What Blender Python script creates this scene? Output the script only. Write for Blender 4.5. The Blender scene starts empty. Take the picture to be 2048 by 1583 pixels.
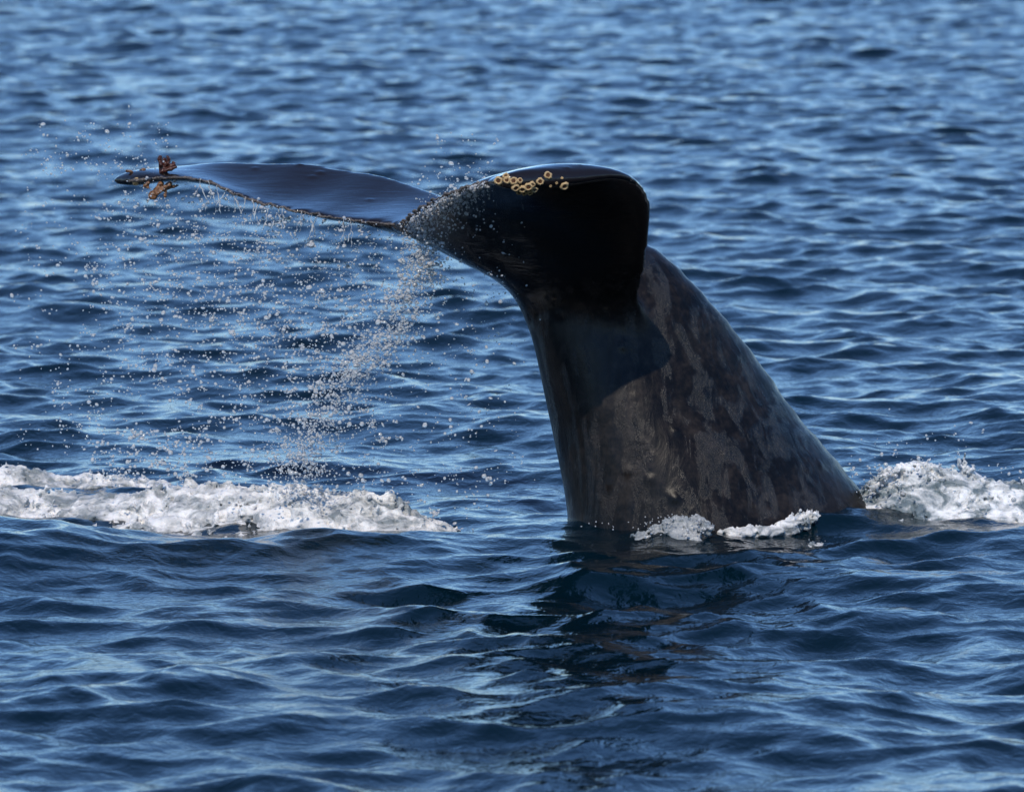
import bpy, math, random
import numpy as np
import openvdb
from mathutils import Vector, Matrix
from mathutils.bvhtree import BVHTree

random.seed(7)
rng = np.random.default_rng(11)
sc = bpy.context.scene
COL = sc.collection

# ------------------------------------------------------------------ camera
F = 13600.0                       # focal length in pixels of the 2048 px wide frame
PITCH = math.radians(5.56)        # looking down from the deck of a boat
CAM_H = 40.0 * math.tan(PITCH + math.atan(258.5 / F))
cam = bpy.data.cameras.new("camera")
cam.sensor_width = 36.0
cam.lens = F / 2048.0 * 36.0
cam.clip_start = 0.5
cam.clip_end = 20000.0
cam.dof.use_dof = True
cam.dof.focus_distance = 39.3
cam.dof.aperture_fstop = 4.0
camera = bpy.data.objects.new("camera", cam)
camera.location = (0, 0, CAM_H)
camera.rotation_euler = (math.radians(90) - PITCH, 0, 0)
COL.objects.link(camera)
sc.camera = camera

# ------------------------------------------------------------------ sky, sun, exposure
SUN_EL = math.radians(45)
SUN_AZ = math.radians(180 + 9)   # clockwise from +Y: behind the camera, a little to its left
world = bpy.data.worlds.new("World")
sc.world = world
world.use_nodes = True
wn = world.node_tree
sky = wn.nodes.new('ShaderNodeTexSky')
sky.sky_type = 'NISHITA'
sky.sun_disc = False
sky.sun_elevation = SUN_EL
sky.sun_rotation = SUN_AZ
sky.altitude = 0
sky.air_density = 1.0
sky.dust_density = 0.0
sky.ozone_density = 10.0
wn.links.new(sky.outputs[0], wn.nodes['Background'].inputs[0])
wn.nodes['Background'].inputs[1].default_value = 0.15

sun = bpy.data.lights.new("sun", 'SUN')
sun.energy = 2.9
sun.angle = math.radians(0.53)
sun.color = (1.0, 0.90, 0.76)
sun_ob = bpy.data.objects.new("sun", sun)
sd = Vector((math.sin(SUN_AZ) * math.cos(SUN_EL), math.cos(SUN_AZ) * math.cos(SUN_EL), math.sin(SUN_EL)))
sun_ob.rotation_euler = sd.to_track_quat('Z', 'Y').to_euler()
sun_ob.location = (-10, -10, 30)
COL.objects.link(sun_ob)

vs = sc.view_settings
vs.view_transform = 'Standard'
vs.look = 'None'
vs.gamma = 1.0
vs.exposure = 0.2
vs.use_curve_mapping = False
sc.cycles.use_denoising = True
sc.cycles.max_bounces = 8
sc.cycles.transmission_bounces = 6
sc.cycles.caustics_reflective = False
sc.cycles.caustics_refractive = False
sc.cycles.sample_clamp_indirect = 4.0

# ------------------------------------------------------------------ helpers
CP, SP = math.cos(PITCH), math.sin(PITCH)


def at(px, py, d=0.0):
    """the point of the place at depth 40+d m that a sight line of the photograph meets"""
    px = np.asarray(px, float); py = np.asarray(py, float); Y = 40.0 + np.asarray(d, float)
    dx = (px - 1024.0) / F
    dy = -(py - 791.5) / F
    vx, vy, vz = dx, dy * SP + CP, dy * CP - SP
    t = Y / vy
    return np.stack(np.broadcast_arrays(vx * t, Y, vz * t + CAM_H), -1)


def new_mesh(name, V, faces):
    me = bpy.data.meshes.new(name)
    V = np.asarray(V, np.float32)
    if isinstance(faces, np.ndarray):
        faces = [faces]
    loops = np.concatenate([f.ravel() for f in faces]).astype(np.int32)
    tot = np.concatenate([np.full(len(f), f.shape[1], np.int32) for f in faces])
    start = np.concatenate([[0], np.cumsum(tot)[:-1]]).astype(np.int32)
    me.vertices.add(len(V)); me.vertices.foreach_set('co', V.ravel())
    me.loops.add(len(loops)); me.loops.foreach_set('vertex_index', loops)
    me.polygons.add(len(tot)); me.polygons.foreach_set('loop_start', start)
    me.polygons.foreach_set('use_smooth', np.ones(len(tot), bool))
    me.update(calc_edges=True)
    me.validate()
    return me


def obj(name, me, mat=None, parent=None, label=None, cat=None, group=None, kind=None, loc=None):
    o = bpy.data.objects.new(name, me)
    COL.objects.link(o)
    if mat is not None:
        me.materials.append(mat)
    if parent is not None:
        o.parent = parent
    if loc is not None:
        o.location = loc
    for k, v in (('label', label), ('category', cat), ('group', group), ('kind', kind)):
        if v:
            o[k] = v
    return o


def smin(a, b, k):
    h = np.clip(0.5 + 0.5 * (b - a) / k, 0, 1)
    return b + (a - b) * h - k * h * (1 - h)


def field3(shape, vox, lmin, lmax, beta, seed):
    """periodic 3-D random field with a power spectrum, unit variance"""
    r = np.random.default_rng(seed)
    w = r.standard_normal(shape).astype(np.float32)
    W = np.fft.rfftn(w)
    kx = np.fft.fftfreq(shape[0], vox)[:, None, None]
    ky = np.fft.fftfreq(shape[1], vox)[None, :, None]
    kz = np.fft.rfftfreq(shape[2], vox)[None, None, :]
    k = np.sqrt(kx * kx + ky * ky + kz * kz)
    k[0, 0, 0] = 1e9
    amp = k ** (-beta / 2) * (k > 1 / lmax) * np.exp(-(k * lmin) ** 2)
    f = np.fft.irfftn(W * amp, s=shape)
    return (f / f.std()).astype(np.float32)


class Vol:
    """a signed distance volume that solids are blended into"""
    def __init__(s, lo, hi, vox):
        s.vox = vox
        s.lo = np.floor(np.asarray(lo) / vox).astype(int)
        s.hi = np.ceil(np.asarray(hi) / vox).astype(int)
        s.shape = tuple(s.hi - s.lo)
        s.a = np.full(s.shape, 9.0, np.float32)

    def axes(s, sl=None):
        r = []
        for i in range(3):
            lo, hi = (0, s.shape[i]) if sl is None else (sl[i].start, sl[i].stop)
            r.append(((np.arange(lo, hi) + s.lo[i]) * s.vox).astype(np.float32))
        return r

    def box(s, lo, hi):
        lo = np.maximum(np.floor(np.asarray(lo) / s.vox).astype(int) - s.lo, 0)
        hi = np.minimum(np.ceil(np.asarray(hi) / s.vox).astype(int) - s.lo, s.shape)
        if (hi <= lo).any():
            return None
        return tuple(slice(int(a), int(b)) for a, b in zip(lo, hi))

    def capsule(s, p, q, ra, rb, k=0.02, squash=(1, 1, 1)):
        p = np.asarray(p, float); q = np.asarray(q, float)
        m = max(ra, rb) * max(squash) + 3 * k + 2 * s.vox
        sl = s.box(np.minimum(p, q) - m, np.maximum(p, q) + m)
        if sl is None:
            return
        X, Y, Z = s.axes(sl)
        X = X[:, None, None]; Y = Y[None, :, None]; Z = Z[None, None, :]
        d = q - p
        L2 = max(float(d @ d), 1e-9)
        t = np.clip(((X - p[0]) * d[0] + (Y - p[1]) * d[1] + (Z - p[2]) * d[2]) / L2, 0, 1)
        dist = np.sqrt(((X - p[0] - t * d[0]) / squash[0]) ** 2 + ((Y - p[1] - t * d[1]) / squash[1]) ** 2
                       + ((Z - p[2] - t * d[2]) / squash[2]) ** 2) - (ra + (rb - ra) * t)
        s.a[sl] = smin(s.a[sl], dist.astype(np.float32), k)

    def solid(s, V, quads, hw=16, k=0.0):
        tr = openvdb.createLinearTransform(voxelSize=s.vox)
        g = openvdb.FloatGrid.createLevelSetFromPolygons(np.asarray(V, np.float32), quads=np.asarray(quads, np.uint32),
                                                         transform=tr, halfWidth=hw)
        b = np.empty(s.shape, np.float32)
        g.copyToArray(b, ijk=tuple(int(i) for i in s.lo))
        s.a = np.minimum(s.a, b) if k == 0 else smin(s.a, b, k)

    def mesh(s, smooth=2):
        g = openvdb.FloatGrid(background=float(s.vox * 3))
        g.copyFromArray(np.clip(s.a, -s.vox * 3, s.vox * 3).astype(np.float32))
        g.transform = openvdb.createLinearTransform(voxelSize=s.vox)
        P, T, Q = g.convertToPolygons(0.0, 0.0)
        P = np.asarray(P, np.float64) + s.lo * s.vox
        fs = [np.asarray(f, np.int64) for f in (T, Q) if len(f)]
        f0 = max(fs, key=len)
        a, b, c = P[f0[:, 0]], P[f0[:, 1]], P[f0[:, 2]]
        ctr = P.mean(0)
        vol = np.einsum('ij,ij->i', a - ctr, np.cross(b - ctr, c - ctr)).sum()
        if vol < 0:
            fs = [f[:, ::-1] for f in fs]
        e = np.concatenate([np.stack([f[:, i], f[:, (i + 1) % f.shape[1]]], 1) for f in fs for i in range(f.shape[1])])
        n = len(P)
        deg = np.bincount(e[:, 0], minlength=n) + np.bincount(e[:, 1], minlength=n)
        for _ in range(smooth):
            acc = np.stack([np.bincount(e[:, 0], P[e[:, 1], i], n) + np.bincount(e[:, 1], P[e[:, 0], i], n)
                            for i in range(3)], 1)
            P = 0.45 * P + 0.55 * acc / np.maximum(deg, 1)[:, None]
        return P, fs


def catmull(K, n):
    """smooth curve through the rows of K, n samples a span"""
    K = np.asarray(K, float)
    A = np.vstack([2 * K[0] - K[1], K, 2 * K[-1] - K[-2]])
    out = []
    for i in range(1, len(A) - 2):
        t = np.linspace(0, 1, n, endpoint=False)[:, None]
        p0, p1, p2, p3 = A[i - 1], A[i], A[i + 1], A[i + 2]
        out.append(0.5 * (2 * p1 + (p2 - p0) * t + (2 * p0 - 5 * p1 + 4 * p2 - p3) * t * t
                          + (3 * p1 - p0 - 3 * p2 + p3) * t ** 3))
    out.append(K[-1:])
    return np.vstack(out)


def loft(R):
    """closed skin over rings R[n, m, 3]"""
    n, m = R.shape[:2]
    V = [R.reshape(-1, 3), R[0].mean(0)[None], R[-1].mean(0)[None]]
    i, j = np.meshgrid(np.arange(n - 1), np.arange(m), indexing='ij')
    j2 = (j + 1) % m
    q = np.stack([i * m + j, i * m + j2, (i + 1) * m + j2, (i + 1) * m + j], -1).reshape(-1, 4)
    a = np.arange(m); b = (a + 1) % m
    c0 = np.stack([np.full(m, n * m), b, a, np.full(m, n * m)], 1)
    c1 = np.stack([np.full(m, n * m + 1), (n - 1) * m + a, (n - 1) * m + b, np.full(m, n * m + 1)], 1)
    return np.vstack(V), q, c0[:, :3], c1[:, :3]


def loft_quads(R):
    # caps as tiny quads so that the volume conversion gets quads only
    n, m = R.shape[:2]
    R = np.concatenate([R[:1] * 0.02 + R[0].mean(0) * 0.98, R, R[-1:] * 0.02 + R[-1].mean(0) * 0.98])
    V, q, c0, c1 = loft(R)
    caps = np.concatenate([c0, c1])
    return V, np.concatenate([q, np.column_stack([caps, caps[:, 2]])])


def nodes(name):
    m = bpy.data.materials.new(name)
    m.use_nodes = True
    nt = m.node_tree
    b = nt.nodes['Principled BSDF']
    return m, nt, b


def N(nt, t, **kw):
    n = nt.nodes.new(t)
    for k, v in kw.items():
        if k in n.inputs:
            n.inputs[k].default_value = v
        else:
            setattr(n, k, v)
    return n


def ramp(nt, src, stops):
    r = nt.nodes.new('ShaderNodeValToRGB')
    el = r.color_ramp.elements
    while len(el) < len(stops):
        el.new(0.5)
    for e, (p, c) in zip(el, stops):
        e.position = p
        e.color = (c, c, c, 1) if isinstance(c, (int, float)) else (*c, 1)
    nt.links.new(src, r.inputs[0])
    return r.outputs[0]


def coords(nt, scale=(1, 1, 1), rot=(0, 0, 0)):
    tc = nt.nodes.new('ShaderNodeTexCoord')
    mp = nt.nodes.new('ShaderNodeMapping')
    mp.inputs['Scale'].default_value = scale
    mp.inputs['Rotation'].default_value = rot
    nt.links.new(tc.outputs['Object'], mp.inputs[0])
    return mp.outputs[0]


def noise(nt, vec, scale, detail=4, rough=0.55, dist=0.0):
    n = N(nt, 'ShaderNodeTexNoise', Scale=scale, Detail=detail, Roughness=rough, Distortion=dist)
    nt.links.new(vec, n.inputs['Vector'])
    return n.outputs[0]


def bump(nt, h, dist, strength=1.0, prev=None):
    b = N(nt, 'ShaderNodeBump', Strength=strength, Distance=dist)
    nt.links.new(h, b.inputs['Height'])
    if prev is not None:
        nt.links.new(prev, b.inputs['Normal'])
    return b.outputs[0]


# ------------------------------------------------------------------ materials
def mat_sea():
    m, nt, b = nodes("sea_water")
    b.inputs['Base Color'].default_value = (0.0007, 0.0072, 0.0125, 1)
    b.inputs['Roughness'].default_value = 0.10
    b.inputs['IOR'].default_value = 1.34
    v = coords(nt, (1.0, 0.8, 1.0))
    n1 = noise(nt, v, 9.0, 3, 0.55, 0.4)
    n2 = noise(nt, v, 26.0, 3, 0.6, 0.3)
    o = bump(nt, n1, 0.0115, 1.0)
    o = bump(nt, n2, 0.0014, 1.0, o)
    nt.links.new(o, b.inputs['Normal'])
    return m


def mat_skin():
    m, nt, b = nodes("wet_whale_skin")
    v = coords(nt)
    vs_ = coords(nt, (1.0, 1.0, 0.28), (0, math.radians(14), 0))     # stretched down the flank
    at_ = N(nt, 'ShaderNodeAttribute', attribute_name='fluke')
    fl = at_.outputs['Fac']
    blot = noise(nt, v, 3.2, 7, 0.66, 0.5)
    fine = noise(nt, v, 21.0, 5, 0.62, 0.2)
    run = noise(nt, vs_, 10.0, 6, 0.6, 0.9)
    mx = N(nt, 'ShaderNodeMixRGB', blend_type='MIX')
    mx.inputs['Fac'].default_value = 0.42
    nt.links.new(blot, mx.inputs[1]); nt.links.new(fine, mx.inputs[2])
    col = ramp(nt, mx.outputs[0], [(0.36, (0.0022, 0.0020, 0.0022)), (0.47, (0.0046, 0.0040, 0.0040)),
                                   (0.54, (0.0110, 0.0088, 0.0078)), (0.68, (0.030, 0.0235, 0.0195))])
    dark = N(nt, 'ShaderNodeMixRGB', blend_type='MIX')
    nt.links.new(fl, dark.inputs['Fac']); nt.links.new(col, dark.inputs[1])
    dark.inputs[2].default_value = (0.0105, 0.0080, 0.0080, 1)
    nt.links.new(dark.outputs[0], b.inputs['Base Color'])
    r = ramp(nt, run, [(0.35, 0.46), (0.5, 0.34), (0.62, 0.26)])
    r2 = N(nt, 'ShaderNodeMixRGB', blend_type='MIX')
    nt.links.new(fl, r2.inputs['Fac']); nt.links.new(r, r2.inputs[1])
    r2.inputs[2].default_value = (0.16, 0.16, 0.16, 1)
    nt.links.new(r2.outputs[0], b.inputs['Roughness'])
    b.inputs['IOR'].default_value = 1.24
    wetn = noise(nt, coords(nt, (1.0, 1.0, 0.25), (0, math.radians(15), 0)), 7.0, 5, 0.60, 0.8)
    wet = N(nt, 'ShaderNodeMath', operation='MAXIMUM')
    streak = ramp(nt, wetn, [(0.50, 0.0), (0.60, 1.0)])
    half = N(nt, 'ShaderNodeMath', operation='MULTIPLY_ADD')
    nt.links.new(streak, half.inputs[0]); half.inputs[1].default_value = 0.55; half.inputs[2].default_value = 0.14
    nt.links.new(half.outputs[0], wet.inputs[0]); nt.links.new(fl, wet.inputs[1])
    nt.links.new(wet.outputs[0], b.inputs['Coat Weight'])
    cr = N(nt, 'ShaderNodeMath', operation='MULTIPLY_ADD')
    nt.links.new(fl, cr.inputs[0]); cr.inputs[1].default_value = -0.16; cr.inputs[2].default_value = 0.24
    nt.links.new(cr.outputs[0], b.inputs['Coat Roughness'])
    b.inputs['Coat IOR'].default_value = 1.33
    inv = N(nt, 'ShaderNodeMath', operation='MULTIPLY_ADD')
    nt.links.new(fl, inv.inputs[0]); inv.inputs[1].default_value = -0.85; inv.inputs[2].default_value = 1.0
    grain = noise(nt, coords(nt, (1.3, 1.3, 0.7), (0, math.radians(25), 0)), 48.0, 7, 0.78, 0.6)
    film = noise(nt, coords(nt, (0.35, 1.0, 2.2), (0, math.radians(-6), 0)), 11.0, 4, 0.55, 0.4)
    b1 = N(nt, 'ShaderNodeBump', Distance=0.009)
    nt.links.new(run, b1.inputs['Height'])
    s1 = N(nt, 'ShaderNodeMath', operation='MULTIPLY'); s1.inputs[1].default_value = 0.6
    nt.links.new(inv.outputs[0], s1.inputs[0]); nt.links.new(s1.outputs[0], b1.inputs['Strength'])
    b2 = N(nt, 'ShaderNodeBump', Distance=0.011)
    gs = N(nt, 'ShaderNodeMath', operation='MULTIPLY_ADD'); gs.inputs[1].default_value = 0.75; gs.inputs[2].default_value = 0.14
    nt.links.new(streak, gs.inputs[0])
    gm = N(nt, 'ShaderNodeMath', operation='MULTIPLY')
    nt.links.new(gs.outputs[0], gm.inputs[0]); nt.links.new(inv.outputs[0], gm.inputs[1])
    nt.links.new(grain, b2.inputs['Height']); nt.links.new(gm.outputs[0], b2.inputs['Strength'])
    nt.links.new(b1.outputs[0], b2.inputs['Normal'])
    b3 = N(nt, 'ShaderNodeBump', Distance=0.0035)
    nt.links.new(film, b3.inputs['Height']); nt.links.new(fl, b3.inputs['Strength'])
    nt.links.new(b2.outputs[0], b3.inputs['Normal'])
    nt.links.new(b3.outputs[0], b.inputs['Normal'])
    nt.links.new(b3.outputs[0], b.inputs['Coat Normal'])
    return m


def mat_foam(name, lo, hi, wet=0.5):
    m, nt, b = nodes(name)
    v = coords(nt)
    n = noise(nt, coords(nt, (0.7, 0.7, 1.3)), 6.0, 7, 0.66, 0.8)
    col = ramp(nt, n, [(0.5 - 0.16 * (1 - wet) - 0.02, lo), (0.5 + 0.16 * wet, hi)])
    nt.links.new(col, b.inputs['Base Color'])
    b.inputs['Roughness'].default_value = 0.42
    b.inputs['IOR'].default_value = 1.33
    b.inputs['Subsurface Weight'].default_value = 0.6
    b.inputs['Subsurface Radius'].default_value = (0.03, 0.035, 0.04)
    b.inputs['Subsurface Scale'].default_value = 0.6
    vo = N(nt, 'ShaderNodeTexVoronoi', Scale=95.0)
    nt.links.new(v, vo.inputs['Vector'])
    o = bump(nt, noise(nt, v, 38.0, 5, 0.65, 0.4), 0.008, 0.7)
    o = bump(nt, vo.outputs['Distance'], 0.004, 0.7, o)
    nt.links.new(o, b.inputs['Normal'])
    return m


def mat_drop(name, tr=0.55, base=(0.82, 0.83, 0.84)):
    m, nt, b = nodes(name)
    b.inputs['Base Color'].default_value = (*base, 1)
    b.inputs['Roughness'].default_value = 0.08
    b.inputs['IOR'].default_value = 1.33
    b.inputs['Transmission Weight'].default_value = tr
    return m


def mat_plain(name, c1, c2, scale, rough=0.5, bdist=0.002, ior=1.45):
    m, nt, b = nodes(name)
    v = coords(nt)
    n = noise(nt, v, scale, 5, 0.6, 0.4)
    nt.links.new(ramp(nt, n, [(0.35, c1), (0.65, c2)]), b.inputs['Base Color'])
    b.inputs['Roughness'].default_value = rough
    b.inputs['IOR'].default_value = ior
    nt.links.new(bump(nt, noise(nt, v, scale * 2.2, 4), bdist, 0.8), b.inputs['Normal'])
    return m


M_SEA = mat_sea()
M_SKIN = mat_skin()
M_FOAM = mat_foam("churned_foam", (0.20, 0.225, 0.235), (0.77, 0.755, 0.73), 0.5)
M_SPLASH = mat_foam("splash_foam", (0.13, 0.17, 0.19), (0.80, 0.80, 0.79), 0.65)
M_DROP = mat_drop("spray_water")
M_GLASSY = mat_foam("glassy_splash_water", (0.30, 0.36, 0.40), (0.78, 0.80, 0.80), 0.6)
_b = M_GLASSY.node_tree.nodes["Principled BSDF"]
_b.inputs["Transmission Weight"].default_value = 0.55
_b.inputs["Roughness"].default_value = 0.12
_b.inputs["Subsurface Weight"].default_value = 0.0
M_SHELL = mat_plain("barnacle_shell", (0.34, 0.20, 0.07), (0.66, 0.50, 0.28), 90, 0.45, 0.003)
M_MOUTH = mat_plain("barnacle_opening", (0.012, 0.005, 0.003), (0.16, 0.055, 0.012), 160, 0.35, 0.003)
M_STALK = mat_plain("stalked_barnacle_flesh", (0.028, 0.007, 0.004), (0.075, 0.020, 0.010), 70, 0.3, 0.003)
M_STALK2 = mat_plain("stalked_barnacle_tan_flesh", (0.055, 0.024, 0.010), (0.26, 0.125, 0.055), 45, 0.35, 0.003)
M_EDGE = mat_plain("pale_worn_edge", (0.03, 0.027, 0.025), (0.16, 0.135, 0.12), 60, 0.5, 0.004)

# ------------------------------------------------------------------ the sea


def tile(n, L, lmin, lpk, theta, iso, slope, seed):
    r = np.random.default_rng(seed)
    k1 = np.fft.fftfreq(n, L / n) * 2 * np.pi
    KX, KY = np.meshgrid(k1, k1, indexing='ij')
    K = np.hypot(KX, KY); K[0, 0] = 1e9
    TH = np.arctan2(KY, KX)
    kp = 2 * np.pi / lpk
    S = np.exp(-1.2 * (kp / K) ** 2) / K ** 4 * (iso + (1 - iso) * np.cos(TH - theta) ** 2) * np.exp(-(K * lmin / 6.3) ** 2)
    S[0, 0] = 0
    H = np.fft.fft2(r.standard_normal((n, n))) * np.sqrt(S)
    sx = np.fft.ifft2(1j * KX * H).real; sy = np.fft.ifft2(1j * KY * H).real
    g = slope / math.sqrt((sx ** 2 + sy ** 2).mean())
    h = np.fft.ifft2(H).real * g
    dx = np.fft.ifft2(-1j * KX / K * H).real * g
    dy = np.fft.ifft2(-1j * KY / K * H).real * g
    return np.stack([dx, dy, h]).astype(np.float32), L


TA = tile(768, 19.3, 0.24, 1.25, math.radians(100), 0.42, 0.160, 3)
TC = tile(512, 8.9, 0.09, 0.42, math.radians(92), 0.35, 0.085, 9)
TB = tile(512, 67.0, 1.0, 5.0, math.radians(80), 0.12, 0.060, 5)


def sample(t, x, y):
    A, L = t
    n = A.shape[1]
    u = (x / L * n) % n; v = (y / L * n) % n
    i = u.astype(np.int32); j = v.astype(np.int32)
    fu = (u - i).astype(np.float32); fv = (v - j).astype(np.float32)
    fu = fu * fu * (3 - 2 * fu) * 0.0 + fu
    i %= n; j %= n
    i2 = (i + 1) % n; j2 = (j + 1) % n
    return (A[:, i, j] * (1 - fu) * (1 - fv) + A[:, i2, j] * fu * (1 - fv)
            + A[:, i, j2] * (1 - fu) * fv + A[:, i2, j2] * fu * fv)


def gauss(x, y, cx, cy, sx, sy):
    return np.exp(-0.5 * (((x - cx) / sx) ** 2 + ((y - cy) / sy) ** 2))


RX = at([-700, -200, 0, 120, 300, 450, 750, 900, 1100, 1300, 1500, 1800, 2048, 2300, 2800], 1080, -1.1)[:, 0]
RH = np.array([0.06, 0.16, 0.215, 0.205, 0.120, 0.075, 0.015, 0.0, 0.0, 0.0, 0.01, 0.02, 0.07, 0.10, 0.04])


def sea_local(x, y):
    """the swell in front of the foam and the water heaped against the flank; calm factor of the slick"""
    ridge = np.interp(x, RX, RH) * np.exp(-0.5 * ((y - 38.95 - 0.06 * x) / np.where(y < 38.95 + 0.06 * x, 0.75, 0.38)) ** 2)
    z = ridge
    z = z + 0.055 * gauss(x, y, 1.83, 40.00, 0.22, 0.25)
    z = z + 0.045 * gauss(x, y, 0.95, 39.25, 0.22, 0.12)
    z = z + 0.050 * gauss(x, y, 0.75, 38.25, 0.8, 0.13) + 0.035 * gauss(x, y, 0.1, 37.6, 0.5, 0.14)
    near = np.exp(-0.5 * (((x - 0.6) / 2.2) ** 2 + ((y - 40.0) / 1.3) ** 2))
    slick = np.exp(-0.5 * (((x - 0.35) / 0.55) ** 2 + ((y - 39.15) / 0.35) ** 2))
    return z, 1 - 0.05 * near - 0.40 * slick + 0.30 * gauss(x, y, 0.6, 35.8, 1.1, 1.6)


def sea_surface(x, y, sp):
    fa = np.clip((0.6 - sp) / 0.4, 0, 1)
    fb = np.clip((2.5 - sp) / 1.8, 0, 1)
    xr = x * math.cos(0.42) - y * math.sin(0.42); yr = x * math.sin(0.42) + y * math.cos(0.42)
    fc = np.clip((0.12 - sp) / 0.06, 0, 1)
    xc = x * math.cos(0.2) + y * math.sin(0.2); yc = -x * math.sin(0.2) + y * math.cos(0.2)
    a = sample(TA, x, y) * fa + sample(TC, xc, yc) * fc * (0.65 + 0.45 * np.sin(0.9 * x + 0.35 * y) * np.sin(0.23 * y - 0.5 * x))
    b = sample(TB, xr, yr) * fb
    z, calm = sea_local(x, y)
    a = a * calm
    return x - 1.15 * a[0] - 0.9 * b[0], y - 1.15 * a[1] - 0.9 * b[1], a[2] + b[2] * (0.35 + 0.65 * calm) + z


def graded(stops):
    """coordinates whose spacing is interpolated between (position, spacing) stops"""
    out = [stops[0][0]]
    ps = np.array([s[0] for s in stops]); ss = np.log([s[1] for s in stops])
    while out[-1] < stops[-1][0]:
        out.append(out[-1] + float(np.exp(np.interp(out[-1], ps, ss))))
    return np.array(out)


xr_ = graded([(0, 0.044), (4.2, 0.046), (10, 0.14), (20, 0.40), (28, 1.0), (60, 6), (250, 60), (1200, 400), (6000, 1500)])
gx = np.concatenate([-xr_[:0:-1], xr_])
gy = graded([(-400, 100), (-100, 40), (0, 8), (20, 1.2), (26, 0.20), (28.5, 0.046), (44, 0.046), (60, 0.070), (130, 0.15), (160, 0.6),
             (250, 4), (500, 40), (1500, 250), (7000, 1500)])
dxs = np.gradient(gx); dys = np.gradient(gy)
GX, GY = np.meshgrid(gx, gy, indexing='ij')
SPC = np.maximum(dxs[:, None], dys[None, :])
sx_, sy_, sz_ = sea_surface(GX.ravel(), GY.ravel(), SPC.ravel())
nx, ny = len(gx), len(gy)
ii, jj = np.meshgrid(np.arange(nx - 1), np.arange(ny - 1), indexing='ij')
q = np.stack([ii * ny + jj, (ii + 1) * ny + jj, (ii + 1) * ny + jj + 1, ii * ny + jj + 1], -1).reshape(-1, 4)
obj('sea', new_mesh('sea', np.stack([sx_, sy_, sz_], 1), q), M_SEA, label='choppy deep blue sea surface ruffled by wind',
    cat='water', kind='structure')
del sx_, sy_, sz_, GX, GY, SPC, q, ii, jj

# ------------------------------------------------------------------ the whale
VOX = 0.018
# flukes: leading edge, trailing edge, thickness, from the far tip through the notch to the near tip
FK = np.array([
    # Lx   Ly   Ld     Tx   Ty   Td     thick  camber
    [222, 362, 1.42, 232, 366, 1.36, 0.050, 0.00],
    [262, 353, 1.45, 268, 361, 1.20, 0.100, 0.00],
    [330, 341, 1.45, 336, 355, 1.02, 0.085, 0.01],
    [420, 329, 1.42, 412, 362, 0.84, 0.075, 0.035],
    [530, 325, 1.36, 486, 394, 0.66, 0.070, 0.06],
    [650, 332, 1.25, 566, 416, 0.50, 0.080, 0.07],
    [780, 356, 1.05, 650, 432, 0.35, 0.105, 0.07],
    [920, 410, 0.75, 730, 443, 0.20, 0.14, 0.04],
    [1120, 520, 0.30, 798, 450, 0.02, 0.20, 0.00],
    [1262, 640, -0.08, 812, 441, -0.24, 0.20, 0.00],
    [1284, 575, -0.40, 832, 424, -0.56, 0.16, -0.02],
    [1300, 475, -0.80, 866, 402, -0.92, 0.130, -0.04],
    [1300, 398, -1.18, 902, 386, -1.24, 0.125, -0.05],
    [1258, 352, -1.48, 940, 372, -1.48, 0.125, -0.03],
    [1158, 355, -1.68, 966, 365, -1.58, 0.125, -0.01],
    [1050, 362, -1.78, 984, 364, -1.74, 0.105, 0.00],
    [990, 364, -1.80, 981, 365, -1.78, 0.060, 0.00]])
ks = catmull(FK, 9)
Lp = at(ks[:, 0], ks[:, 1], ks[:, 2]); Tp = at(ks[:, 3], ks[:, 4], ks[:, 5])
# ragged trailing edge
s_ = np.arange(len(ks))
rag = 0.012 * np.sin(s_ * 1.9) + 0.010 * np.sin(s_ * 3.7 + 1) + 0.008 * np.sin(s_ * 0.83)
Tp = Tp + (Tp - Lp) / np.linalg.norm(Tp - Lp, axis=1)[:, None] * rag[:, None]
mid = 0.5 * (Lp + Tp)
span = np.gradient(mid, axis=0)
ch = Tp - Lp
nrm = np.cross(span, ch); nrm /= np.linalg.norm(nrm, axis=1)[:, None] + 1e-9
for _ in range(3):
    nrm[1:-1] = 0.25 * nrm[:-2] + 0.5 * nrm[1:-1] + 0.25 * nrm[2:]
nrm /= np.linalg.norm(nrm, axis=1)[:, None]
th = np.linspace(0, 2 * np.pi, 48, endpoint=False)
c_ = 0.5 * (1 - np.cos(th))                                   # 0 leading .. 1 trailing
prof = 1.35 * np.sqrt(c_) * (1 - c_) ** 0.8 + 0.20 * np.sqrt(np.clip(c_ * (1 - c_), 0, 1))
prof = prof / prof.max() * np.sign(np.sin(th)) * np.where(np.abs(np.sin(th)) < 1e-6, 0, 1)
R = (Lp[:, None] + ch[:, None] * c_[None, :, None]
     + nrm[:, None] * (0.5 * ks[:, 6][:, None] * prof[None] + ks[:, 7][:, None] * (4 * c_ * (1 - c_))[None])[..., None])
fv, fq = loft_quads(R)
# tail stock: back contour, belly contour, half width
PK = np.array([
    [2130, 1420, 0.95, 1190, 1420, -0.45, 0.72],
    [1900, 1200, 0.90, 1176, 1200, -0.32, 0.78],
    [1735, 1016, 0.72, 1163, 1050, -0.24, 0.63],
    [1664, 930, 0.64, 1150, 965, -0.20, 0.56],
    [1590, 838, 0.55, 1127, 868, -0.14, 0.49],
    [1515, 728, 0.45, 1099, 770, -0.10, 0.415],
    [1434, 622, 0.30, 1066, 668, -0.06, 0.345],
    [1352, 535, 0.25, 1037, 604, -0.03, 0.28],
    [1284, 487, 0.21, 998, 546, 0.00, 0.22],
    [1180, 455, 0.16, 940, 509, 0.02, 0.16],
    [1050, 440, 0.10, 880, 486, 0.02, 0.10],
    [920, 442, 0.05, 838, 468, 0.02, 0.05],
    [830, 447, 0.02, 808, 454, 0.02, 0.018]])
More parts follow.
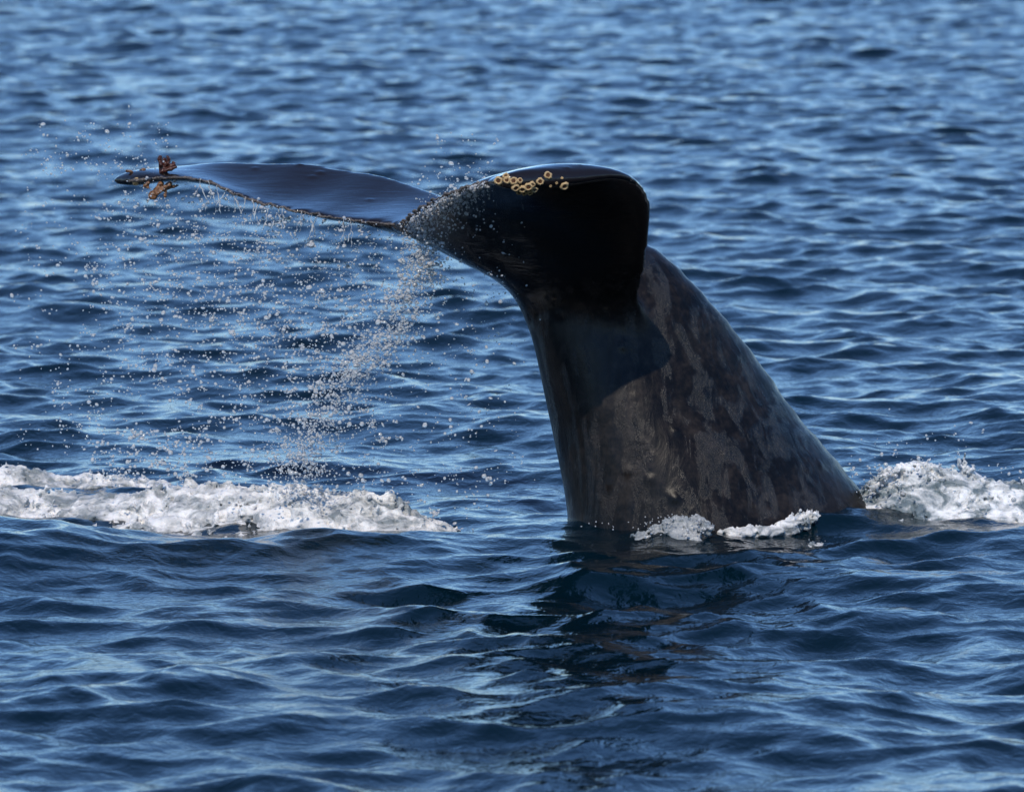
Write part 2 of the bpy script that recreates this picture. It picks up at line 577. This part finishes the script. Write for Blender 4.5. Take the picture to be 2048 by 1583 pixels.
kp_ = catmull(PK, 10)
D = at(kp_[:, 0], kp_[:, 1], kp_[:, 2]); Vv = at(kp_[:, 3], kp_[:, 4], kp_[:, 5])
# knuckles on the ridge of the back
sk = np.arange(len(kp_))
D = D + (D - Vv) / np.linalg.norm(D - Vv, axis=1)[:, None] * (0.006 * np.sin(sk * 1.1) + 0.004 * np.sin(sk * 2.3))[:, None]
c = 0.5 * (D + Vv)
tan = np.gradient(c, axis=0)
ax = D - Vv
lat = np.cross(ax, tan); lat /= np.linalg.norm(lat, axis=1)[:, None]
ct, st = np.cos(th), np.sin(th)
ex = np.sign(ct) * np.abs(ct) ** 0.92
# belly side fuller than the keel of the back
wprof = np.sign(st) * np.abs(st) ** 0.95 * (1 - 0.22 * ct)
R2 = c[:, None] + 0.5 * ax[:, None] * ex[None, :, None] + lat[:, None] * (kp_[:, 6][:, None] * wprof[None])[..., None]
pv, pq = loft_quads(R2)
allp = np.vstack([fv, pv])
vol = Vol(allp.min(0) - 0.25, allp.max(0) + 0.25, VOX)
vol.solid(pv, pq)
vol.solid(fv, fq, k=0.13)
WP, WF = vol.mesh(6)
del vol


def tri_bvh(P, fs):
    pol = [tuple(map(int, f)) for ff in fs for f in ff]
    return BVHTree.FromPolygons([tuple(p) for p in P], pol)


bvh = tri_bvh(WP, WF)
CAMP = Vector((0, 0, CAM_H))


def hit(px, py):
    p = Vector(at(px, py, 0)) - CAMP
    loc, n, _, _ = bvh.ray_cast(CAMP, p.normalized())
    if loc is None:
        return None, None
    if n.dot(p) > 0:
        n = -n
    return loc, n


# scars, warts and creases raised on the skin
warts = [(1350, 996, 13, 0.022), (1255, 940, 12, 0.026), (1352, 862, 9, 0.016), (1246, 692, 10, 0.018), (1330, 792, 8, 0.013),
         (1218, 968, 8, 0.010), (1300, 958, 10, 0.014), (1408, 790, 7, 0.009), (1448, 905, 7, 0.008), (1500, 870, 7, 0.008),
         (1495, 948, 8, 0.009), (1512, 1012, 8, 0.010), (1200, 1000, 10, 0.010), (1290, 1005, 9, 0.008), (1338, 985, 9, 0.005),
         (1360, 665, 7, 0.008), (1278, 880, 7, 0.012), (1283, 900, 6, 0.010), (1100, 600, 14, 0.018), (1075, 628, 10, -0.020),
         (1092, 640, 12, 0.014), (1065, 600, 10, 0.010), (1060, 640, 9, -0.012), (1120, 628, 10, 0.012), (1270, 792, 6, 0.010),
         (1640, 930, 10, 0.008), (1616, 940, 8, 0.010), (510, 337, 7, 0.010), (600, 331, 7, 0.010), (640, 345, 8, 0.012),
         (625, 354, 7, 0.010), (740, 400, 6, 0.010), (1078, 346, 5, 0.008), (1134, 337, 5, 0.010), (1160, 330, 4, 0.008)]
WN = np.zeros_like(WP)
for f in WF:
    nn = np.cross(WP[f[:, 1]] - WP[f[:, 0]], WP[f[:, 2]] - WP[f[:, 0]])
    for i in range(f.shape[1]):
        for a in range(3):
            WN[:, a] += np.bincount(f[:, i], nn[:, a], len(WP))
WN /= np.linalg.norm(WN, axis=1)[:, None] + 1e-12
for px, py, rp, hh in warts:
    loc, n = hit(px, py)
    if loc is None:
        continue
    r = rp / 340.0
    d2 = ((WP - np.array(loc)) ** 2).sum(1)
    WP += WN * (0.7 * hh * np.exp(-0.5 * d2 / (0.62 * r) ** 2))[:, None]
# shallow unevenness of the blubber
for kx, ky, kz, ph, a in [(5.1, 3.2, 4.4, 0.3, 0.004), (-8.3, 6.1, 3.7, 1.9, 0.003), (11.7, -9.0, 6.3, 4.0, 0.002)]:
    WP += WN * (a * np.sin(kx * WP[:, 0] + ky * WP[:, 1] + kz * WP[:, 2] + ph))[:, None]

BASE = np.array([1.15, 40.05, 0.0])
whale = bpy.data.objects.new('humpback_whale', None)
whale.location = BASE
whale['label'] = 'black humpback whale raising its tail flukes out of the sea'
whale['category'] = 'whale'
COL.objects.link(whale)
body = obj('body', new_mesh('whale_body', WP - BASE, WF), M_SKIN, whale)
# smooth wet skin of the flukes against the rougher skin of the flank
fm = np.clip((WP[:, 2] - 0.034 * 0 - (1.36 + 0.35 * (WP[:, 0] - 0.45))) / 0.22, 0, 1)
att = body.data.attributes.new('fluke', 'FLOAT', 'POINT')
att.data.foreach_set('value', fm.astype(np.float32))
bvh = tri_bvh(WP, WF)

# pale worn rim along the trailing edge of the flukes
es = Tp[(s_ > 6) & (s_ < len(s_) - 14)]


def tube(pts, rad, m=8, cap=True):
    pts = np.asarray(pts, float); rad = np.broadcast_to(np.asarray(rad, float), len(pts))
    t = np.gradient(pts, axis=0); t /= np.linalg.norm(t, axis=1)[:, None] + 1e-12
    up = np.where(np.abs(t[:, 2:3]) > 0.9, np.array([[1.0, 0, 0]]), np.array([[0, 0, 1.0]]))
    u = np.cross(t, up); u /= np.linalg.norm(u, axis=1)[:, None]
    v = np.cross(t, u)
    a = np.linspace(0, 2 * np.pi, m, endpoint=False)
    R = pts[:, None] + rad[:, None, None] * (np.cos(a)[None, :, None] * u[:, None] + np.sin(a)[None, :, None] * v[:, None])
    V, q, c0, c1 = loft(R)
    return V, [q, np.vstack([c0, c1])]


def merge(parts):
    Vs, Qs, Ts, n = [], [], [], 0
    for V, fs in parts:
        Vs.append(V)
        for f in fs:
            (Qs if f.shape[1] == 4 else Ts).append(f + n)
        n += len(V)
    out = []
    if Qs:
        out.append(np.vstack(Qs))
    if Ts:
        out.append(np.vstack(Ts))
    return np.vstack(Vs), out


el = np.arange(len(es))
dense = catmull(es, 6)
dn = len(dense)
rr = 0.0070 + 0.0022 * np.interp(np.arange(dn), np.linspace(0, dn, 60), rng.standard_normal(60)) + 0.0010 * rng.standard_normal(dn)
jit = rng.standard_normal((dn, 3)) * 0.0018
V, fs = tube(dense + jit, np.clip(rr, 0.004, 0.02), 8)
obj('fluke_trailing_edge', new_mesh('fluke_trailing_edge', V - BASE, fs), M_EDGE, whale, label='pale rough rim of the flukes')


# acorn barnacles on the tip of the near fluke
def barnacle_mesh(seed):
    r = np.random.default_rng(seed)
    m = 18
    a = np.linspace(0, 2 * np.pi, m, endpoint=False)
    lob = 1 + 0.06 * np.sin(4 * a + r.uniform(0, 6)) + 0.05 * np.sin(7 * a + r.uniform(0, 6)) + 0.07 * r.standard_normal(m)
    rings = []
    for rad, z in ((1.15, -0.25), (1.12, 0.15), (0.98, 0.5), (0.80, 0.74), (0.66, 0.72), (0.55, 0.45), (0.45, 0.12)):
        q = rad * (lob if rad > 0.7 else 1 + (lob - 1) * 0.5)
        rings.append(np.stack([np.cos(a) * q, np.sin(a) * q, np.full(m, z) + (0.06 * r.standard_normal(m) if 0.6 < z else 0)], 1))
    V, q, c0, c1 = loft(np.array(rings))
    shell = new_mesh('barnacle', V, [q, np.vstack([c0, c1])])
    rings = []
    for rad, z in ((0.60, 0.30), (0.50, 0.42), (0.28, 0.52 + 0.1 * r.random()), (0.10, 0.40)):
        qq = rad * (1 + 0.18 * r.standard_normal(m) * (rad < 0.5))
        rings.append(np.stack([np.cos(a) * qq, np.sin(a) * qq, z + 0.10 * r.standard_normal(m) * (rad < 0.55)], 1))
    V, q, c0, c1 = loft(np.array(rings))
    mouth = new_mesh('barnacle_opening', V, [q, np.vstack([c0, c1])])
    shell.materials.append(M_SHELL); mouth.materials.append(M_MOUTH)
    return shell, mouth


BM = [barnacle_mesh(s) for s in range(4)]
spots = [(997, 361, 8), (1012, 353, 6.5), (1014, 360, 7), (1027, 362, 7.5), (1040, 361, 5.5), (1031, 375, 7.5), (1045, 377, 7.5),
         (1057, 373, 8), (1064, 369, 6), (1069, 378, 6.5), (1080, 363, 7), (1096, 351, 7.5), (1128, 371, 8.5), (1038, 384, 5.5),
         (1048, 386, 5), (1060, 385, 5.5), (1113, 366, 2.6), (1101, 372, 2.6), (1124, 356, 2.6)]
for i, (px, py, rp) in enumerate(spots):
    loc, n = hit(px, py)
    if loc is None:
        loc, n = hit(px, py + 6)
    if loc is None:
        continue
    v = (CAMP - loc).normalized()
    n = (n * 0.7 + v * 0.5 + Vector((random.uniform(-.25, .25), 0, random.uniform(-.2, .25)))).normalized()
    rot = n.to_track_quat('Z', 'Y') @ Matrix.Rotation(random.uniform(0, 6), 4, 'Z').to_quaternion()
    s, mo = BM[i % 4]
    b = bpy.data.objects.new('barnacle', s); COL.objects.link(b)
    b.parent = whale
    b.location = loc - Vector(BASE)
    b.rotation_mode = 'QUATERNION'; b.rotation_quaternion = rot
    k = rp / 350.0
    b.scale = (k, k, k * random.uniform(0.75, 1.0))
    if rp > 3:
        mm = bpy.data.objects.new('barnacle_opening', mo); COL.objects.link(mm); mm.parent = b

# stalked barnacles at the far fluke tip


def blob_mesh(name, chains, vox=0.0032, k=0.006, namp=0.0016):
    pts = np.array([p for ch_ in chains for p in ch_[0]])
    rm = max(max(ch_[1]) for ch_ in chains)
    v = Vol(pts.min(0) - rm - 0.02, pts.max(0) + rm + 0.02, vox)
    for P_, r_ in chains:
        for a in range(len(P_) - 1):
            v.capsule(P_[a], P_[a + 1], r_[a], r_[a + 1], k)
    v.a += namp * field3(v.shape, vox, 0.006, 0.05, 3, 5)
    P, fs = v.mesh(1)
    return new_mesh(name, P - BASE, fs)


def chain(pix, d, rpx):
    return [np.array(at(x, y, d)) for x, y in pix], [r / 330.0 for r in rpx]


red = [chain([(322, 344), (322, 330), (321, 314)], 1.14, [4.5, 4.5, 3.4]), chain([(322, 330), (318, 318), (319, 313)], 1.11, [3.5, 3.2, 2.8]),
       chain([(326, 343), (330, 328), (328, 318)], 1.13, [5, 4.2, 3.2]), chain([(329, 342), (336, 330), (338, 316)], 1.15, [4.5, 4.2, 3.2]),
       chain([(336, 328), (337, 318), (335, 313)], 1.12, [3, 3, 2.4]), chain([(330, 340), (342, 333), (349, 330)], 1.13, [4.5, 4.6, 3.6]),
       chain([(342, 333), (348, 326), (347, 324)], 1.15, [3.5, 3.2, 2.4]), chain([(330, 341), (344, 337), (351, 334)], 1.10, [4, 3.6, 2.4])]
obj('stalked_barnacle', blob_mesh('stalked_barnacle', red), M_STALK, whale, label='dark red tuft of stalked barnacles standing on the fluke tip')
low = [chain([(322, 368), (312, 382), (305, 391)], 1.08, [6, 6, 8.5]), chain([(305, 391), (309, 394)], 1.08, [8.5, 6]),
       chain([(340, 368), (326, 377), (314, 386)], 1.06, [5, 5, 5]), chain([(356, 371), (340, 374), (325, 378)], 1.09, [2.4, 4, 5]),
       chain([(332, 376), (331, 386), (330, 391)], 1.07, [3, 2.6, 4]), chain([(296, 366), (290, 372), (296, 375)], 1.07, [4, 3.2, 3])]
obj('stalked_barnacle', blob_mesh('stalked_barnacle_low', low), M_STALK2, whale, label='tan stalked barnacles hanging below the fluke tip')
for pix, rr_ in (([(268, 350), (262, 343), (254, 342)], [3, 2.6, 3.4]), ([(280, 348), (282, 341), (288, 339)], [3, 2.8, 3.6])):
    obj('stalked_barnacle', blob_mesh('stalked_barnacle_small', [chain(pix, 1.3, rr_)]), M_STALK2, whale)
for px, py, rp in ((271, 369, 6), (292, 371, 5.5), (303, 371, 5.5), (273, 361, 4)):
    loc, n = hit(px, py - 3)
    if loc is None:
        continue
    b = bpy.data.objects.new('barnacle', BM[0][0]); COL.objects.link(b); b.parent = whale
    b.location = loc - Vector(BASE); b.scale = (rp / 330, rp / 330, rp / 460)
    b.rotation_euler = Vector((0.1, -0.6, -0.8)).to_track_quat('Z', 'Y').to_euler()

# ------------------------------------------------------------------ whitewater


def foam_bank(name, cols, vox, seed, amp, jets, mat, label, lump=(0.02, 0.07), nl=500, cat='foam', zmin=-0.16, skirt=0.05):
    """cols: rows of (px, top py, depth, half width m) along a ridge of broken water"""
    r = np.random.default_rng(seed)
    cols = np.array(cols, float)
    dense = catmull(cols, 12)
    T = at(dense[:, 0], dense[:, 1], dense[:, 2])
    hw = dense[:, 3]
    lo = T.min(0) - [0.2, hw.max() + 0.2, 0]; hi = T.max(0) + [0.2, hw.max() + 0.2, 0.30]
    lo[2] = zmin
    v = Vol(lo, hi, vox)
    X, Y, Z = v.axes()
    # broad body of the bank as a height field
    xs = T[:, 0]; o = np.argsort(xs)
    tx = np.interp(X, xs[o], T[o, 2]); ty = np.interp(X, xs[o], T[o, 1]); tw = np.interp(X, xs[o], hw[o])
    endf = np.clip((X - xs.min() + 0.12) / 0.15, 0, 1) * np.clip((xs.max() + 0.12 - X) / 0.15, 0, 1)
    prof_ = np.exp(-0.5 * ((Y[None] - ty[:, None]) / (0.55 * tw[:, None])) ** 2)
    H = (tx * endf)[:, None] * prof_ * 0.95 - 0.05 * (1 - prof_) - 0.1 * (1 - endf)[:, None]
    wide = np.exp(-0.5 * ((Y[None] - ty[:, None] + 0.25 * tw[:, None]) / (0.75 * tw[:, None])) ** 2)
    H = H + skirt * wide * endf[:, None]
    v.a = np.minimum(v.a, (Z[None, None] - H[..., None]) * 0.7).astype(np.float32)
    # puffs
    for _ in range(nl):
        i = r.integers(0, len(T))
        rad = lump[0] + (lump[1] - lump[0]) * r.random() ** 2.2
        yy = T[i, 1] + r.normal() * hw[i] * 0.5
        xx = T[i, 0] + r.uniform(-0.05, 0.05)
        pr = math.exp(-0.5 * ((yy - T[i, 1]) / (0.6 * hw[i])) ** 2)
        zz = T[i, 2] * 0.80 * pr * r.uniform(0.6, 1.1) - rad * 0.35
        v.capsule((xx, yy, zz), (xx + r.normal() * 0.03, yy, zz + r.normal() * 0.012), rad, rad * r.uniform(0.5, 1), 0.030, (1.25, 1, 0.75))
    for pix, dd, rp in jets:
        P_, R_ = chain(pix, dd, [1.35 * q_ for q_ in rp])
        for a in range(len(P_) - 1):
            v.capsule(P_[a], P_[a + 1], R_[a], R_[a + 1], 0.02)
    n = field3(v.shape, vox, 0.012, 0.22, 3.4, seed)
    n2 = field3(v.shape, vox, 0.012, 0.10, 2.6, seed + 1)
    n3 = field3(v.shape, vox, 0.1, 0.8, 3.0, seed + 2)
    msk = np.clip(0.5 + 0.6 * n3, 0.08, 1)
    v.a = v.a + (amp * (0.8 * n * (0.4 + 0.6 * msk) + 0.55 * msk * (np.abs(n2) - 0.8))).astype(np.float32)
    v.a[:, :, :2] = 9; v.a[:2] = 9; v.a[-2:] = 9; v.a[:, :2] = 9; v.a[:, -2:] = 9; v.a[:, :, -2:] = 9
    P, fs = v.mesh(1)
    fs = [f[P[f, 2].max(1) > -0.085] for f in fs]                # nothing far below the water line
    fs = [f for f in fs if len(f)]
    used = np.unique(np.concatenate([f.ravel() for f in fs]))
    remap = np.zeros(len(P), np.int64); remap[used] = np.arange(len(used))
    P = P[used]; fs = [remap[f] for f in fs]
    return obj(name, new_mesh(name, P, fs), mat, label=label, cat=cat, kind='stuff')


foam_bank('sea_foam', [(-260, 985, 0.85, 0.44), (0, 992, 0.75, 0.42), (120, 1002, 0.66, 0.40), (230, 1002, 0.54, 0.42), (330, 992, 0.44, 0.46), (430, 984, 0.36, 0.50), (520, 988, 0.28, 0.50),
                       (590, 984, 0.20, 0.50), (660, 1000, 0.10, 0.48), (740, 1000, 0.00, 0.46), (800, 1024, -0.12, 0.38), (850, 1058, -0.25, 0.30), (885, 1082, -0.34, 0.18)],
          0.0120, 21, 0.020,
          [([(418, 1000), (432, 988), (444, 982), (453, 966)], 0.45, [13, 15, 8, 3.5]), ([(296, 1022), (300, 1008), (292, 1000)], 0.50, [9, 6, 3]),
           ([(322, 1015), (323, 1002), (321, 995)], 0.45, [8, 5, 4]), ([(360, 1030), (358, 1018)], 0.4, [6, 3]),
           ([(818, 1060), (816, 1045), (813, 1033)], -0.10, [9, 6, 3]), ([(842, 1070), (838, 1056)], -0.15, [8, 4]),
           ([(590, 1034), (588, 1024), (596, 1016), (612, 1017), (628, 1026), (640, 1042), (645, 1058)], -0.20, [6, 8, 9, 9, 8, 6, 5]),
           ([(598, 1050), (592, 1036), (590, 1026)], -0.2, [8, 8, 6]), ([(612, 1052), (622, 1040), (616, 1026)], -0.22, [9, 10, 10]),
           ([(210, 1030), (250, 1024), (290, 1026)], 0.35, [9, 16, 9]), ([(330, 1010), (380, 1008), (410, 1022)], 0.42, [16, 22, 14]),
           ([(690, 1040), (720, 1030), (760, 1050)], -0.05, [14, 18, 12]), ([(500, 1010), (560, 1004), (600, 1012)], 0.3, [16, 22, 14])],
          M_FOAM, 'long bank of churned white foam under the dripping fluke tip', nl=520, lump=(0.015, 0.10))
foam_bank('sea_foam', [(-300, 950, 2.2, 0.3), (-80, 950, 2.2, 0.36), (40, 952, 2.15, 0.34), (120, 966, 2.1, 0.30), (200, 970, 2.0, 0.30), (290, 978, 1.9, 0.30),
                       (360, 988, 1.75, 0.26), (400, 1002, 1.65, 0.2)],
          0.013, 33, 0.020, [([(-60, 975), (20, 970), (70, 978)], 2.0, [16, 24, 14])], M_FOAM, 'low grey white foam strip trailing behind the long foam bank', nl=220, lump=(0.02, 0.09))
foam_bank('splash', [(1690, 1020, 0.55, 0.14), (1735, 985, 0.50, 0.26), (1785, 948, 0.45, 0.32), (1835, 940, 0.42, 0.34), (1890, 950, 0.40, 0.36), (1940, 952, 0.38, 0.36),
                     (1990, 974, 0.36, 0.34), (2048, 980, 0.34, 0.32), (2120, 975, 0.34, 0.3), (2240, 1005, 0.34, 0.25)],
          0.0100, 45, 0.024,
          [([(1905, 955), (1912, 936), (1920, 918)], 0.35, [6, 3.5, 3]), ([(1770, 960), (1782, 945), (1800, 937), (1822, 936)], 0.30, [5, 4, 4, 3]),
           ([(1745, 975), (1752, 962), (1760, 958)], 0.3, [5, 3.5, 2.5]), ([(1960, 975), (1955, 962)], 0.3, [5, 3])],
          M_SPLASH, 'white splash heaped beside the back of the whale', nl=900, lump=(0.010, 0.055), cat='splash')
foam_bank('splash', [(1280, 1074, -0.76, 0.05), (1315, 1056, -0.76, 0.08), (1350, 1036, -0.76, 0.10), (1380, 1030, -0.76, 0.10), (1400, 1046, -0.76, 0.07)],
          0.0075, 51, 0.012,
          [([(1395, 1046), (1405, 1042), (1411, 1048)], -0.62, [4, 3, 2.5]), ([(1380, 1040), (1394, 1035), (1404, 1037)], -0.6, [4, 3, 2])],
          M_GLASSY, 'small glassy splash breaking against the belly of the whale', nl=220, lump=(0.005, 0.018), cat='splash', skirt=0.0)
foam_bank('sea_foam', [(1450, 1062, -0.56, 0.03), (1490, 1052, -0.52, 0.04), (1525, 1054, -0.48, 0.035), (1560, 1043, -0.42, 0.04), (1590, 1026, -0.33, 0.045), (1615, 1015, -0.24, 0.04), (1645, 1015, -0.15, 0.03)],
          0.0075, 63, 0.013, [], M_FOAM, 'thin rope of foam lapping against the dark flank', nl=110, lump=(0.006, 0.020), skirt=0.0)

# ------------------------------------------------------------------ spray


def ico():
    t = (1 + 5 ** 0.5) / 2
    v = np.array([(-1, t, 0), (1, t, 0), (-1, -t, 0), (1, -t, 0), (0, -1, t), (0, 1, t), (0, -1, -t), (0, 1, -t), (t, 0, -1), (t, 0, 1), (-t, 0, -1), (-t, 0, 1)], float)
    f = np.array([(0, 11, 5), (0, 5, 1), (0, 1, 7), (0, 7, 10), (0, 10, 11), (1, 5, 9), (5, 11, 4), (11, 10, 2), (10, 7, 6), (7, 1, 8),
                  (3, 9, 4), (3, 4, 2), (3, 2, 6), (3, 6, 8), (3, 8, 9), (4, 9, 5), (2, 4, 11), (6, 2, 10), (8, 6, 7), (9, 8, 1)])
    v /= np.linalg.norm(v[0])
    e = {}
    V = list(v)
    def midp(a, b):
        k = (min(a, b), max(a, b))
        if k not in e:
            m = V[a] + V[b]
            V.append(m / np.linalg.norm(m)); e[k] = len(V) - 1
        return e[k]
    F2 = []
    for a, b, c in f:
        ab, bc, ca = midp(a, b), midp(b, c), midp(c, a)
        F2 += [(a, ab, ca), (b, bc, ab), (c, ca, bc), (ab, bc, ca)]
    return v, f, np.array(V), np.array(F2)


I1, IF1, I2, IF2 = ico()


def drops(name, C, r, label, mat=M_DROP, cat='spray'):
    """many water drops as one mesh"""
    Vs, Fs, n = [], [], 0
    big = r > 0.0090
    for sel, bv, bf in ((~big, I1, IF1), (big, I2, IF2)):
        c = C[sel]; rad = r[sel]; k = len(c)
        if not k:
            continue
        sc_ = rad[:, None] * (1 + 0.22 * rng.standard_normal((k, 3)))
        sc_[:, 2] *= 1.12
        ang = rng.uniform(0, 2 * np.pi, k)
        P = bv[None] * sc_[:, None] * (1 + 0.08 * rng.standard_normal((k, len(bv), 1)))
        ca, sa = np.cos(ang)[:, None], np.sin(ang)[:, None]
        P = np.stack([P[..., 0] * ca - P[..., 2] * sa, P[..., 1], P[..., 0] * sa + P[..., 2] * ca], -1) + c[:, None]
        Vs.append(P.reshape(-1, 3))
        Fs.append((bf[None] + (np.arange(k) * len(bv))[:, None, None]).reshape(-1, 3) + n)
        n += k * len(bv)
    return obj(name, new_mesh(name, np.vstack(Vs), [np.vstack(Fs)]), mat, label=label, cat=cat, kind='stuff')


def radii(n, lo=0.0024, med=0.0046, sig=0.42, hi=0.012):
    return np.clip(np.exp(rng.normal(math.log(med), sig, n)), lo, hi)


def clumped(px, py, n_clump, spread):
    """gather some of the points into little clusters"""
    n = len(px)
    k = rng.integers(0, n, n_clump)
    own = rng.integers(0, n_clump, n)
    g = rng.random(n) < 0.5
    s = rng.gamma(1.2, spread, n)
    a = rng.uniform(0, 2 * np.pi, n)
    px = np.where(g, px[k][own] + s * np.cos(a), px); py = np.where(g, py[k][own] + s * np.sin(a), py)
    return px, py


ES = catmull(FK[:9, 3:6], 12)                     # far trailing edge in the view
# a) drops falling from the far fluke
n = 5000
t = rng.beta(1.7, 1.3, n)
ex_ = np.interp(t, np.linspace(0, 1, len(ES)), ES[:, 0]); ey = np.interp(t, np.linspace(0, 1, len(ES)), ES[:, 1])
ed = np.interp(t, np.linspace(0, 1, len(ES)), ES[:, 2])
fall = rng.beta(1.15, 1.7, n)
lean = rng.normal(-0.10, 0.14, n)
py = ey + fall * (985 - ey)
px = ex_ + (py - ey) * lean + rng.normal(0, 14, n)
px, py = clumped(px, py, 420, 9)
ok = (px > 20) & (py > ey * 0.98)
CA = at(px, py, ed + rng.normal(0, 0.22, n))[ok]
RA = radii(n)[ok]
drops('spray', CA, RA, 'fine curtain of drops falling from the outstretched far fluke')
# b) column falling from the near fluke
path = catmull(np.array([(862, 470), (846, 540), (815, 610), (775, 680), (715, 730), (668, 790), (640, 850), (615, 900), (600, 950), (590, 990)]), 10)
n = 4200
t = rng.beta(1.0, 1.35, n)
px = np.interp(t, np.linspace(0, 1, len(path)), path[:, 0]); py = np.interp(t, np.linspace(0, 1, len(path)), path[:, 1])
w = 24 + 34 * t
px = px + rng.standard_t(3.2, n) * w * 0.62 + 0; py = py + rng.normal(0, 16, n)
px, py = clumped(px, py, 260, 9)
CB = at(px, py, rng.normal(-0.25, 0.16, n))
RB = radii(n, 0.0022, 0.0043, 0.45)
drops('spray', CB, RB, 'dense stream of drops pouring from the notch of the flukes')
# c) sheets of water on the trailing edge of the near fluke
n = 1500
t = rng.beta(1.2, 1.8, n)
ex_ = 800 + 175 * t; ey = np.interp(ex_, [800, 850, 900, 985], [446, 410, 384, 356])
px = ex_ + rng.normal(6, 7, n); py = ey + rng.gamma(1.3, 26, n) * (1 - 0.55 * t)
surf = []
for a, b in zip(px, py):
    loc, nn = hit(a, b)
    if loc is None:
        surf.append(at(a, b, -0.2 - 0.6 * max(0, (a - 800) / 180)))
    else:
        surf.append(np.array(loc) + np.array((CAMP - loc).normalized()) * rng.uniform(0.0, 0.16))
drops('spray', np.array(surf), radii(n, 0.0018, 0.0036, 0.42), 'glittering water running off the edge of the near fluke')
# d) loose drops flung above the flukes and across the gap
parts_c, parts_r = [], []
def loose(x0, x1, y0, y1, n, d, ds, med=0.0034, cl=None):
    px = rng.uniform(x0, x1, n); py = rng.uniform(y0, y1, n)
    px, py = clumped(px, py, max(4, n // 9), 10)
    parts_c.append(at(px, py, rng.normal(d, ds, n))); parts_r.append(radii(n, 0.0022, med * 1.25))
loose(80, 345, 240, 345, 150, 1.2, 0.2)
loose(40, 330, 300, 560, 190, 1.1, 0.25)
loose(30, 220, 420, 900, 210, 0.9, 0.3)
loose(180, 420, 860, 960, 330, 0.8, 0.2, 0.005)
loose(870, 1005, 262, 372, 75, -1.1, 0.25)
loose(830, 960, 330, 400, 60, -0.9, 0.25)
loose(880, 1060, 390, 600, 90, -0.9, 0.15, 0.0028)
loose(820, 1050, 520, 1000, 330, -0.3, 0.3, 0.0030)
loose(560, 1000, 930, 1060, 170, 0.0, 0.2, 0.0050)
loose(880, 1000, 640, 1010, 30, -0.6, 0.2, 0.0085)
drops('spray', np.vstack(parts_c), np.concatenate(parts_r), 'scattered loose drops flung into the air around the flukes')
# e) drops over the splash by the back
parts_c, parts_r = [], []
loose(1700, 1970, 865, 960, 90, 0.4, 0.15, 0.0034)
loose(1700, 1860, 930, 1010, 150, 0.3, 0.12, 0.0042)
loose(1850, 2048, 930, 1000, 60, 0.3, 0.12, 0.0036)
drops('spray', np.vstack(parts_c), np.concatenate(parts_r), 'drops thrown up over the splash beside the back')
parts_c, parts_r = [], []
loose(1285, 1412, 1034, 1074, 140, -0.82, 0.05, 0.0032)
loose(1160, 1300, 1040, 1062, 16, -0.72, 0.05, 0.0030)
drops('spray', np.vstack(parts_c), np.concatenate(parts_r), 'beads of water around the small splash at the belly')
# f) strings of water hanging from the far trailing edge
st_parts = []
for x0 in (402, 418, 436, 452, 462, 470, 476, 492, 505, 512, 540, 562, 566, 606, 614, 622, 640, 690, 700, 725):
    y0 = float(np.interp(x0, ES[:, 0], ES[:, 1])); d0 = float(np.interp(x0, ES[:, 0], ES[:, 2]))
    L = rng.uniform(12, 62)
    nseg = 16
    ww = np.cumsum(rng.normal(-0.35, 1.5, nseg))
    yy = np.linspace(y0 - 2, y0 + L, nseg)
    rr_ = np.abs(rng.normal(0.0018, 0.0016, nseg)) + 0.0005
    rr_ *= np.linspace(1.2, 0.7, nseg)
    st_parts.append(tube(at(x0 + ww, yy, d0 - 0.01 + rng.normal(0, 0.003, nseg)), rr_, 6))
    if rng.random() < 0.6:
        k = rng.integers(4, 9)
        ww2 = ww[k] + np.cumsum(rng.normal(rng.choice([-1.2, 1.2]), 1.0, 8))
        st_parts.append(tube(at(x0 + ww2, yy[k] + np.linspace(0, 30, 8), d0 - 0.02), np.abs(rng.normal(0.0025, 0.0015, 8)) + 0.0006, 6))
V, fs = merge(st_parts)
obj('water_strings', new_mesh('water_strings', V, fs), M_DROP, label='thin strings of water hanging from the far fluke edge', cat='spray', kind='stuff')
